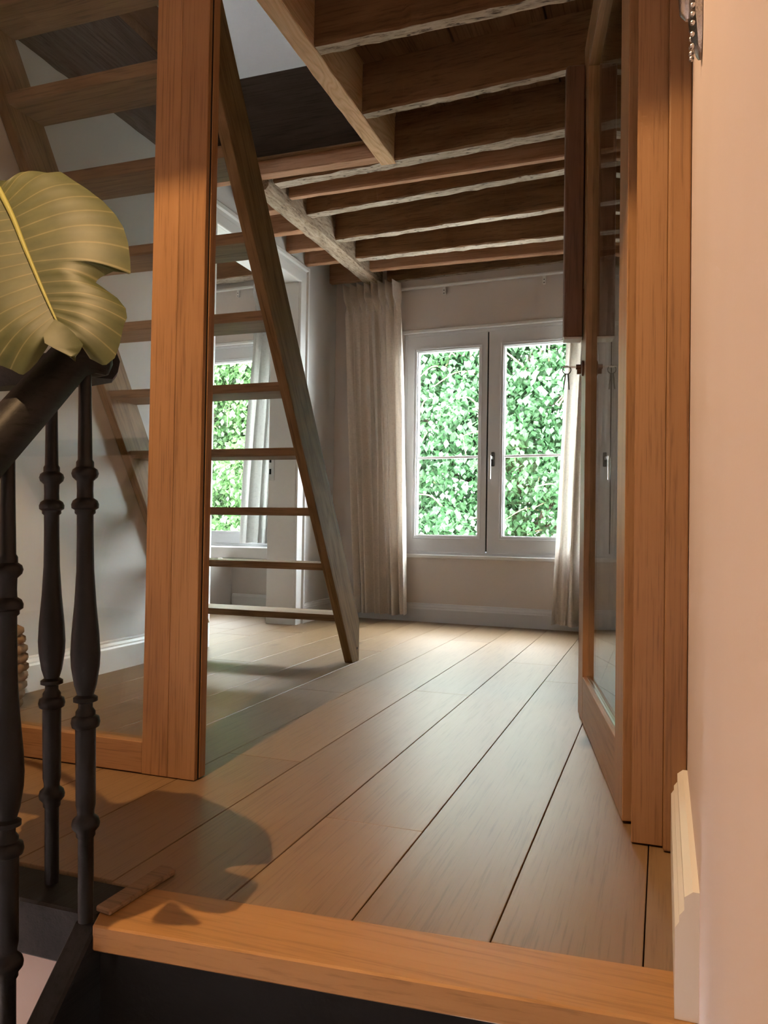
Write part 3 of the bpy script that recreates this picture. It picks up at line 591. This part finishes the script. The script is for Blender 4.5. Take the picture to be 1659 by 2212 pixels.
# ------------------------------------------------------------------ balustrade
ba = tag(empty('stair_railing', (-0.85, 1.0, 0)), 'black stair railing with turned iron balusters around the stairwell', 'railing')
def bap(mb, nm, mat, par=None, **kw):
    o = mb.build(nm, mat, par or ba, **kw); o.location = -Vector(ba.location); return o
BP = [(0.0118, 0.0), (0.0118, 0.128), (0.0145, 0.132), (0.0145, 0.138), (0.0205, 0.145), (0.0215, 0.151), (0.0195, 0.158), (0.0130, 0.164), (0.0130, 0.170), (0.0150, 0.180), (0.0155, 0.298), (0.0205, 0.301), (0.0222, 0.308), (0.0205, 0.316), (0.0150, 0.319), (0.0150, 0.325), (0.0110, 0.331), (0.0110, 0.338), (0.0185, 0.341), (0.0185, 0.347), (0.0125, 0.351), (0.0170, 0.366), (0.0215, 0.395), (0.0225, 0.415), (0.0210, 0.445), (0.0165, 0.495), (0.0135, 0.545), (0.0126, 0.600), (0.0126, 0.634), (0.0158, 0.637), (0.0158, 0.642), (0.0205, 0.645), (0.0210, 0.651), (0.0185, 0.657), (0.0128, 0.661), (0.0123, 0.672), (0.0128, 0.688), (0.0190, 0.694), (0.0208, 0.700), (0.0190, 0.706), (0.0136, 0.710), (0.0136, 0.718), (0.0112, 0.722), (0.0102, 0.800), (0.0098, 0.862)]
bal = MB().lathe([(r, z) for r, z in BP], 20).mesh('baluster', 'black_iron', smooth=True)
BPOS = [(-0.990, 1.104, 0.0), (-0.845, 1.018, 0.0), (-0.855, 0.876, -0.147), (-0.855, 0.735, -0.293), (-0.855, 0.594, -0.439), (-1.135, 1.104, 0.0), (-1.28, 1.104, 0.0), (-1.425, 1.104, 0.0)]
for x, y, z in BPOS: link('baluster', bal, ba, (x + 0.85, y - 1.0, z)).rotation_euler[1] = -math.atan(0.031)      # the old railing leans a little
HP = [(-0.022, 0), (0.022, 0), (0.030, 0.012), (0.033, 0.030), (0.026, 0.048), (0.012, 0.056), (-0.012, 0.056), (-0.026, 0.048), (-0.033, 0.030), (-0.030, 0.012)]
s = 0.147 / 0.142
pth = [(-0.874, 1.045, 0.861), (-0.875, 1.025, 0.860)] + [(-0.879, y, 0.852 - (1.005 - y) * s) for y in (1.005, 0.95, 0.8, 0.6, 0.4, 0.2, 0.0)]
bap(MB().sweep(HP, pth), 'handrail', 'black_oak', smooth=True)
bap(MB().sweep(HP, [(-0.880, 1.060, 0.8605), (-0.90, 1.085, 0.861), (-0.95, 1.102, 0.861), (-2.19, 1.104, 0.861)]), 'landing_rail', 'black_oak', smooth=True)
bap(MB().lathe([(0.010, 0), (0.028, 0.006), (0.034, 0.022), (0.032, 0.040), (0.022, 0.054), (0.006, 0.058)], 20, (-0.876, 1.036, 0.858)), 'rail_scroll', 'black_oak', smooth=True)

# ------------------------------------------------------------------ potted plant with the big leaf over the handrail
YW, PT, RL = R(19.56), R(1.19), R(0.907)
def leaf_mat():
    m, nt, p = new_mat('plant_leaf'); L = nt.links
    uv = N(nt, 'ShaderNodeUVMap'); sx = N(nt, 'ShaderNodeSeparateXYZ'); L.new(uv.outputs[0], sx.inputs[0])
    vm = N(nt, 'ShaderNodeMath', operation='MULTIPLY'); L.new(sx.outputs[1], vm.inputs[0]); vm.inputs[1].default_value = 16.0
    pp = N(nt, 'ShaderNodeMath', operation='PINGPONG'); L.new(vm.outputs[0], pp.inputs[0]); pp.inputs[1].default_value = 0.5
    r = ramp(nt, [(0.0, (0.20, 0.19, 0.085)), (0.07, (0.080, 0.094, 0.028)), (0.5, (0.064, 0.082, 0.022))]); L.new(pp.outputs[0], r.inputs[0])
    tc = N(nt, 'ShaderNodeTexCoord'); n = N(nt, 'ShaderNodeTexNoise', Scale=22.0, Detail=3.0); L.new(tc.outputs['Object'], n.inputs['Vector'])
    r2 = ramp(nt, [(0.35, (0.75, 0.78, 0.7)), (0.65, (1.15, 1.1, 1.1))]); L.new(n.outputs[0], r2.inputs[0])
    c = mixc(nt, r.outputs[0], r2.outputs[0], 1.0, 'MULTIPLY'); L.new(c, p.inputs['Base Color'])
    p.inputs['Roughness'].default_value = 0.55; p.inputs['Specular IOR Level'].default_value = 0.5
    b = N(nt, 'ShaderNodeBump', Strength=0.22, Distance=0.003); L.new(pp.outputs[0], b.inputs['Height']); L.new(b.outputs[0], p.inputs['Normal'])
    tr = N(nt, 'ShaderNodeBsdfTranslucent'); L.new(c, tr.inputs[0]); mx = N(nt, 'ShaderNodeMixShader'); mx.inputs[0].default_value = 0.15
    L.new(p.outputs[0], mx.inputs[1]); L.new(tr.outputs[0], mx.inputs[2]); L.new(mx.outputs[0], nt.nodes['Material Output'].inputs[0])
leaf_mat()
# leaf frame: origin at the leaf centre, a = to the right of the blade, b = up along the blade, c = its upper side
LC = Vector((-0.883, 0.952, 1.001))
la_ = Vector((math.cos(YW), math.sin(YW), 0)); EL = R(32); lc_ = Vector((math.sin(YW) * math.cos(EL), -math.cos(YW) * math.cos(EL), math.sin(EL))); lb_ = lc_.cross(la_).normalized()
def lpt(a, b, c=0.0): return LC + la_ * a + lb_ * b + lc_ * c
def poly_at(pts, t):
    for (t0, x0, y0), (t1, x1, y1) in zip(pts, pts[1:]):
        if t <= t1: q = (t - t0) / (t1 - t0); return x0 + (x1 - x0) * q, y0 + (y1 - y0) * q
    return pts[-1][1:]
MID = [(0, -0.1675, 0.2522), (0.08, -0.1479, 0.2234), (0.3, -0.1015, 0.145), (0.5, -0.0506, 0.0493), (0.75, 0.001, -0.0458), (1, 0.0336, -0.1038)]
RGT = [(0, -0.1446, 0.2388), (0.04, -0.1269, 0.2508), (0.09, -0.1216, 0.2982), (0.12, -0.113, 0.3035), (0.15, -0.0998, 0.2986), (0.17, -0.0796, 0.2917), (0.19, -0.0662, 0.2971), (0.23, -0.034, 0.2657), (0.28, 0.0024, 0.2316), (0.33, 0.0331, 0.2004), (0.38, 0.0597, 0.1661), (0.43, 0.0802, 0.1322), (0.48, 0.095, 0.0948), (0.53, 0.1069, 0.0522), (0.57, 0.1144, 0.0159), (0.585, 0.1046, 0.0199), (0.6, 0.0869, 0.021), (0.615, 0.0722, 0.0077), (0.63, 0.0645, -0.0057), (0.66, 0.0817, -0.0186), (0.7, 0.1045, -0.0372), (0.75, 0.1205, -0.057), (0.8, 0.1258, -0.0756), (0.85, 0.124, -0.0984), (0.9, 0.125, -0.1292), (0.95, 0.1228, -0.1558), (0.98, 0.1116, -0.1716), (1, 0.0888, -0.1602)]
LFT = [(0, -0.169, 0.2465), (0.1, -0.1847, 0.2092), (0.2, -0.2019, 0.1519), (0.35, -0.2101, 0.0736), (0.5, -0.1968, -0.0063), (0.62, -0.1632, -0.081), (0.72, -0.1204, -0.1358), (0.82, -0.0691, -0.1706), (0.9, -0.0304, -0.179), (0.94, -0.017, -0.1848), (0.965, 0.0014, -0.1961), (0.98, 0.0133, -0.1809), (0.99, 0.0234, -0.1515), (1, 0.0307, -0.1085)]
def leaf_mesh():
    nr, ncl = 120, 26; vs_, fs_, uvs = [], [], []
    def surf(x, y, edge, t):
        a, b = x, y
        r2 = a * a * 1.2 + b * b * 0.5
        rip = math.sin(t * 2 * math.pi * 16) * 0.00035 * min(1, abs(edge) * 3)
        droop = -0.05 * max(0, abs(edge) - 0.35) ** 2
        return lpt(a, b, -0.35 * r2 + droop + rip + 0.012 * abs(edge))
    for j in range(nr + 1):
        t = j / nr; mx_, my_ = poly_at(MID, t)
        for sgn, ed in ((-1, LFT), (1, RGT)):
            ex, ey = poly_at(ed, t)
            for i in range(ncl + 1):
                q = i / ncl; qq = q
                bow = 0.016 * math.sin(math.pi * q) * (1 - t * 0.6)
                vs_.append(tuple(surf(mx_ + (ex - mx_) * qq, my_ + (ey - my_) * qq + bow * 0.5 * (1 if sgn > 0 else 0.6), sgn * q, t))); uvs.append((q, t))
    W_ = 2 * (ncl + 1)
    for j in range(nr):
        for h in (0, ncl + 1):
            for i in range(ncl): fs_.append((j * W_ + h + i, j * W_ + h + i + 1, (j + 1) * W_ + h + i + 1, (j + 1) * W_ + h + i))
    # curled tip
    base = len(vs_); tip = [[(0.0319, -0.102), (0.0368, -0.1063), (0.0453, -0.1114)], [(0.0308, -0.1265), (0.045, -0.1312), (0.0569, -0.1251)], [(0.0301, -0.1469), (0.0521, -0.1518), (0.0721, -0.1417)], [(0.0366, -0.1638), (0.0618, -0.1667), (0.0893, -0.1628)], [(0.0527, -0.1723), (0.0698, -0.1771), (0.0864, -0.174)], [(0.0735, -0.1801), (0.0775, -0.1806), (0.0812, -0.1796)]]
    for j, row in enumerate(tip):
        for i, (x, y) in enumerate(row):
            a, b = x, y; vs_.append(tuple(lpt(a, b, 0.006 + 0.010 * math.sin(j / 5 * math.pi) - 0.35 * (a * a * 1.2 + b * b * 0.5) + (0.010 if i != 1 else 0) * j / 5))); uvs.append((0.2 + i * 0.2, 0.02))
    for j in range(5):
        for i in range(2): fs_.append((base + j * 3 + i, base + j * 3 + i + 1, base + j * 3 + i + 4, base + j * 3 + i + 3))
    me = bpy.data.meshes.new('leaf'); me.from_pydata(vs_, [], fs_); me.materials.append(MATS['plant_leaf'])
    ul = me.uv_layers.new(name='UVMap')
    for lp in me.loops: ul.data[lp.index].uv = uvs[lp.vertex_index]
    for p in me.polygons: p.use_smooth = True
    return me
pp_ = Vector((-1.72, 1.36, 0))
pl = tag(empty('potted_plant', pp_), 'tall potted plant whose broad torn green leaf hangs over the stair railing', 'plant')
def plp(o): o.location = -pp_; return o
lfo = plp(link('leaf', leaf_mesh(), pl))
rib = [lpt(x, y, -0.35 * (x * x * 1.2 + y * y * 0.5) + 0.0025) for _, x, y in MID]
def smooth_path(ps, n=8):
    out = []
    for k in range(len(ps) - 1):
        p0, p1, p2, p3 = ps[max(k - 1, 0)], ps[k], ps[k + 1], ps[min(k + 2, len(ps) - 1)]
        for j in range(n):
            t = j / n; out.append(0.5 * ((2 * p1) + (p2 - p0) * t + (2 * p0 - 5 * p1 + 4 * p2 - p3) * t * t + (3 * p1 - p0 - 3 * p2 + p3) * t ** 3))
    return out + [ps[-1]]
rp_ = smooth_path(rib); o = MB().tube(rp_, [0.0062 - 0.0046 * k / (len(rp_) - 1) for k in range(len(rp_))], 8).build('midrib', 'rib_green', lfo, smooth=True)
pet = smooth_path([Vector((-1.70, 1.34, 0.36)), Vector((-1.56, 1.27, 0.85)), Vector((-1.32, 1.15, 1.17)), rib[0] * 2 - rib[1] + Vector((-0.05, 0.02, 0.01)), rib[0]])
plp(MB().tube(pet, [0.011 - 0.004 * k / (len(pet) - 1) for k in range(len(pet))], 8).build('petiole', 'petiole_green', pl, smooth=True))
plp(MB().lathe([(0.10, 0.0008), (0.13, 0.02), (0.165, 0.30), (0.172, 0.34), (0.158, 0.34), (0.152, 0.31)], 32, pp_).build('pot', 'terracotta', pl, smooth=True))
plp(MB().lathe([(0.150, 0.305), (0.151, 0.318), (0.02, 0.33)], 24, pp_).build('soil', 'soil', pl, smooth=True))
for (dx, dy, hh, lean) in ((-0.03, 0.05, 0.95, -0.25), (0.05, 0.02, 0.7, 0.10)):
    ps = smooth_path([pp_ + Vector((dx, dy, 0.325)), pp_ + Vector((dx + lean * 0.2, dy + 0.02, hh * 0.7)), pp_ + Vector((dx + lean, dy + 0.04, hh))])
    plp(MB().tube(ps, [0.010 - 0.004 * k / (len(ps) - 1) for k in range(len(ps))], 8).build('petiole', 'petiole_green', pl, smooth=True))
    top_ = ps[-1]; mb = MB(); g = []
    for j in range(13):
        t = j / 12; wd = 0.11 * math.sin(math.pi * min(1, t * 0.93 + 0.05)) ** 0.7
        c = top_ + Vector((lean * 0.6 * t, 0.02 * t, 0.20 * t - 0.30 * t * t))
        g.append([mb.pt(c + Vector((0, s_ * wd, -abs(s_) * 0.02))) for s_ in (-1, -0.5, 0, 0.5, 1)])
    for j in range(12):
        for i in range(4): mb.face((g[j][i], g[j][i + 1], g[j + 1][i + 1], g[j + 1][i]))
    plp(mb.build('leaf', 'petiole_green', pl, smooth=True))

# ------------------------------------------------------------------ woven basket by the left wall
bk_loc = Vector((-2.085, 2.035, 0.001))
bk = tag(empty('woven_basket', bk_loc), 'small brown woven basket on the floor by the left wall baseboard', 'basket')
NB = 22
for j in range(9):
    z = 0.018 + j * 0.030; r0 = 0.060 + 0.028 * math.sin(math.pi * (z + 0.03) / 0.33)
    pth = [Vector(((r0 + 0.006 * math.sin(NB / 2 * a + (j % 2) * math.pi)) * math.cos(a), (r0 + 0.006 * math.sin(NB / 2 * a + (j % 2) * math.pi)) * math.sin(a), z)) for a in (2 * math.pi * i / 66 for i in range(67))]
    MB().tube(pth, 0.0155, 7).build('woven_band', 'basket_weave', bk, smooth=True)
MB().lathe([(0.055, 0.0), (0.060, 0.02), (0.082, 0.13), (0.060, 0.265), (0.054, 0.265), (0.076, 0.13), (0.05, 0.02)], 24).build('lining', 'basket_weave', bk, smooth=True)

# ------------------------------------------------------------------ beaded silver ornament on the stair wall
orn_loc = Vector((XR - 0.001, 1.20, 1.30))
orn = tag(empty('wall_ornament', orn_loc), 'silver beaded ornament hanging on the pinkish wall by the door frame', 'ornament')
def tear(z): # half width of the plate at height z above its tip
    return 0.030 * min(1.0, (max(z, 0) / 0.035) ** 0.6)
mb = MB(); rows = []
for j in range(20):
    z = 0.30 * (j / 19) ** 1.3; hw = tear(z) + 0.002; dp_ = 0.15 + 0.85 * min(1, z / 0.06) ** 0.6
    rows.append([mb.pt((x, y, z)) for x, y in ((0, -hw), (-0.010 * dp_, -hw), (-0.017 * dp_, -hw * 0.5), (-0.019 * dp_, 0), (-0.017 * dp_, hw * 0.5), (-0.010 * dp_, hw), (0, hw))])
for a, b in zip(rows, rows[1:]):
    for k in range(7): mb.face((a[k], a[(k + 1) % 7], b[(k + 1) % 7], b[k]))
mb.face(rows[0][::-1]); mb.face(rows[-1]); mb.build('plate', 'silver', orn, smooth=True)
bead = MB().lathe([(0.001, -0.004), (0.003, -0.0026), (0.004, 0), (0.003, 0.0026), (0.001, 0.004)], 10).mesh('bead', 'silver', smooth=True)
for j in range(22):
    z = 0.012 + j * 0.0125
    for sg in (-1, 1): link('bead', bead, orn, (-0.013, sg * tear(z), z))
MB().lathe([(0.004, 0.06), (0.012, 0.07), (0.014, 0.10), (0.014, 0.24), (0.010, 0.27)], 14, (-0.018, 0, 0)).build('pendant', 'silver', orn, smooth=True)

# ------------------------------------------------------------------ stair lamp (the warm light of the hall)
lm = tag(empty('stair_lamp', (LAMP.x, LAMP.y, LAMP.z + 0.02)), 'small hanging spot lamp above the stairs', 'lamp')
o = MB().tube([(0, 0, 0.10), (0, 0, 1.32)], 0.004, 8).build('cord', 'black_iron', lm)
o = MB().lathe([(0.035, 0.03), (0.040, 0.034), (0.030, 0.09), (0.012, 0.11), (0.004, 0.11)], 24).build('shade', 'black_iron', lm, smooth=True)

# ------------------------------------------------------------------ trees outside
struct(MB().box(-40, 40, 5.6, 60, -4.6, -4.5).build('ground', 'bounce_ground'), 'unseen ground below the trees, made pale to bounce daylight up into the room')  # out of view; kept pale so daylight bounces up onto the joists
import numpy as np
def leaf_shape(sz):
    return [(0, 0, 0), (-0.38 * sz, 0.42 * sz, 0.06 * sz), (0, 0.38 * sz, -0.05 * sz), (0.38 * sz, 0.42 * sz, 0.06 * sz), (0, 1.0 * sz, 0.0)]
LF = [(0, 1, 2), (0, 2, 3), (1, 4, 2), (2, 4, 3)]
def rand_rot(g, n):
    yw = g.uniform(0, 2 * np.pi, n); ti = g.normal(0.8, 0.5, n); ro = g.normal(0, 0.5, n)
    def rz(a): c, s = np.cos(a), np.sin(a); z = np.zeros_like(a); o_ = np.ones_like(a); return np.stack([np.stack([c, -s, z], -1), np.stack([s, c, z], -1), np.stack([z, z, o_], -1)], -2)
    def rx(a): c, s = np.cos(a), np.sin(a); z = np.zeros_like(a); o_ = np.ones_like(a); return np.stack([np.stack([o_, z, z], -1), np.stack([z, c, -s], -1), np.stack([z, s, c], -1)], -2)
    def ry(a): c, s = np.cos(a), np.sin(a); z = np.zeros_like(a); o_ = np.ones_like(a); return np.stack([np.stack([c, z, s], -1), np.stack([z, o_, z], -1), np.stack([-s, z, c], -1)], -2)
    return rz(yw) @ rx(-ti) @ ry(ro)
def tree(name, label, base, clumps, dens, size, seed, mat, nparts, front_y):
    g = np.random.default_rng(seed); root = tag(empty(name, base), label, 'tree', 'trees outside the windows')
    b = Vector(base)
    tr = smooth_path([Vector((0, 0, 0)), Vector((0.1, 0.05, 2.0)), Vector((-0.05, 0.1, 4.0)), Vector((0.1, 0, 6.5))])
    MB().tube(tr, [0.24 - 0.18 * k / (len(tr) - 1) for k in range(len(tr))], 12).build('trunk', 'bark', root, smooth=True)
    r = random.Random(seed)
    P = []
    for (cx, cy, cz, rx_, ry_, rz_) in clumps:
        c = Vector((cx, cy, cz)) - b
        st_ = Vector((0, 0, max(1.6, c.z - 0.9 - r.random())))
        bp = smooth_path([st_, st_.lerp(c, 0.5) + Vector((r.uniform(-.2, .2), r.uniform(-.2, .2), 0.25)), c, c + (c - st_).normalized() * rx_ * 0.5 + Vector((0, -0.3, -0.25))], 6)
        MB().tube(bp, [0.06 - 0.05 * k / (len(bp) - 1) for k in range(len(bp))], 8).build('branch', 'bark', root, smooth=True)
        for q in range(4):
            a_ = c + Vector((r.uniform(-.5, .5) * rx_, -ry_ * 0.3, r.uniform(-.5, .5) * rz_)); e_ = a_ + Vector((r.uniform(-.6, .6), -ry_ * 0.75, r.uniform(-.35, .25)))
            tp = smooth_path([a_, a_.lerp(e_, 0.5) + Vector((0, 0, 0.1)), e_], 5)
            MB().tube(tp, [0.014 - 0.010 * k / (len(tp) - 1) for k in range(len(tp))], 6).build('twig', 'twig_bark', root, smooth=True)
        n = int(dens * (rx_ * rz_ + rx_ * ry_ + ry_ * rz_) * 4)
        d = g.normal(size=(n, 3)); d /= np.linalg.norm(d, axis=1)[:, None]; rr = 1 - np.abs(g.normal(0, 0.22, n)); 
        # small sprays: gather leaves in tufts
        ntuft = max(1, n // 14); td = g.normal(size=(ntuft, 3)); td /= np.linalg.norm(td, axis=1)[:, None]; trd = 1 - np.abs(g.normal(0, 0.20, ntuft))
        ti = g.integers(0, ntuft, n); pos = td[ti] * trd[ti][:, None] * np.array([rx_, ry_, rz_]) + g.normal(0, 0.11, (n, 3)) * np.array([1, 1, 0.8])
        P.append(pos + np.array(tuple(c)))
    P = np.concatenate(P); n = len(P)
    Rm = rand_rot(g, n); sz = g.uniform(0.75, 1.2, n)
    base_s = np.array(leaf_shape(size))
    # the foremost leaves become single leaf parts, the rest one foliage mass
    order = np.argsort(P[:, 1] + 0.6 * np.abs(P[:, 2] + b.z - 1.2)); pick = order[:nparts]; mask = np.ones(n, bool); mask[pick] = False
    V = (np.einsum('nij,kj->nki', Rm[mask], base_s) * sz[mask][:, None, None] + P[mask][:, None, :]); k = V.shape[0]
    F = (np.arange(k)[:, None, None] * 5 + np.array(LF)[None]).reshape(-1, 3)
    me = bpy.data.meshes.new('foliage'); me.vertices.add(k * 5); me.vertices.foreach_set('co', V.reshape(-1).astype(np.float32))
    nf = len(F); me.loops.add(nf * 3); me.loops.foreach_set('vertex_index', F.reshape(-1).astype(np.int32)); me.polygons.add(nf); me.polygons.foreach_set('loop_start', np.arange(0, nf * 3, 3, dtype=np.int32)); me.polygons.foreach_set('loop_total', np.full(nf, 3, np.int32))
    me.update(); me.validate(); me.materials.append(MATS[mat]); fo = link('foliage', me, root); fo['kind'] = 'stuff'
    lm_ = bpy.data.meshes.new('leaf'); lm_.from_pydata(leaf_shape(size), [], LF); lm_.materials.append(MATS[mat])
    for i in pick:
        o_ = link('leaf', lm_, root); M4 = Matrix(Rm[i].tolist()).to_4x4() @ Matrix.Scale(float(sz[i]), 4); M4.translation = Vector(P[i].tolist()); o_.matrix_local = M4
    return root
def clump_field(x0, x1, z0, z1, y, seed, step=0.95, rad=0.75):
    r = random.Random(seed); out = []; z = z0
    while z < z1:
        x = x0 + r.uniform(0, 0.4)
        while x < x1:
            out.append((x, y + r.uniform(-0.5, 0.5), z + r.uniform(-0.2, 0.2), rad * r.uniform(0.8, 1.2), rad * r.uniform(0.7, 1.0), rad * r.uniform(0.6, 0.9))); x += step * r.uniform(0.85, 1.2)
        z += step * 0.8
    return out
tree('linden_tree', 'leafy green linden tree filling the main room window', (-2.2, 11.4, -4.5), clump_field(-4.9, 1.0, -1.6, 3.9, 10.4, 5), 560, 0.095, 11, 'linden_leaf', 300, 9)
tree('linden_tree', 'pale green leafy tree beyond the side room window', (-9.4, 15.2, -4.5), clump_field(-12.6, -6.9, -2.0, 7.0, 14.4, 8, 1.2, 1.0), 380, 0.13, 21, 'linden_leaf_pale', 160, 9)
tree('linden_tree', 'leafy tree standing past the curtain behind the open glass door', (5.4, 17.4, -4.5), clump_field(3.6, 6.8, -1.6, 2.0, 16.6, 13, 1.2, 0.9), 150, 0.10, 31, 'linden_leaf', 60, 9)
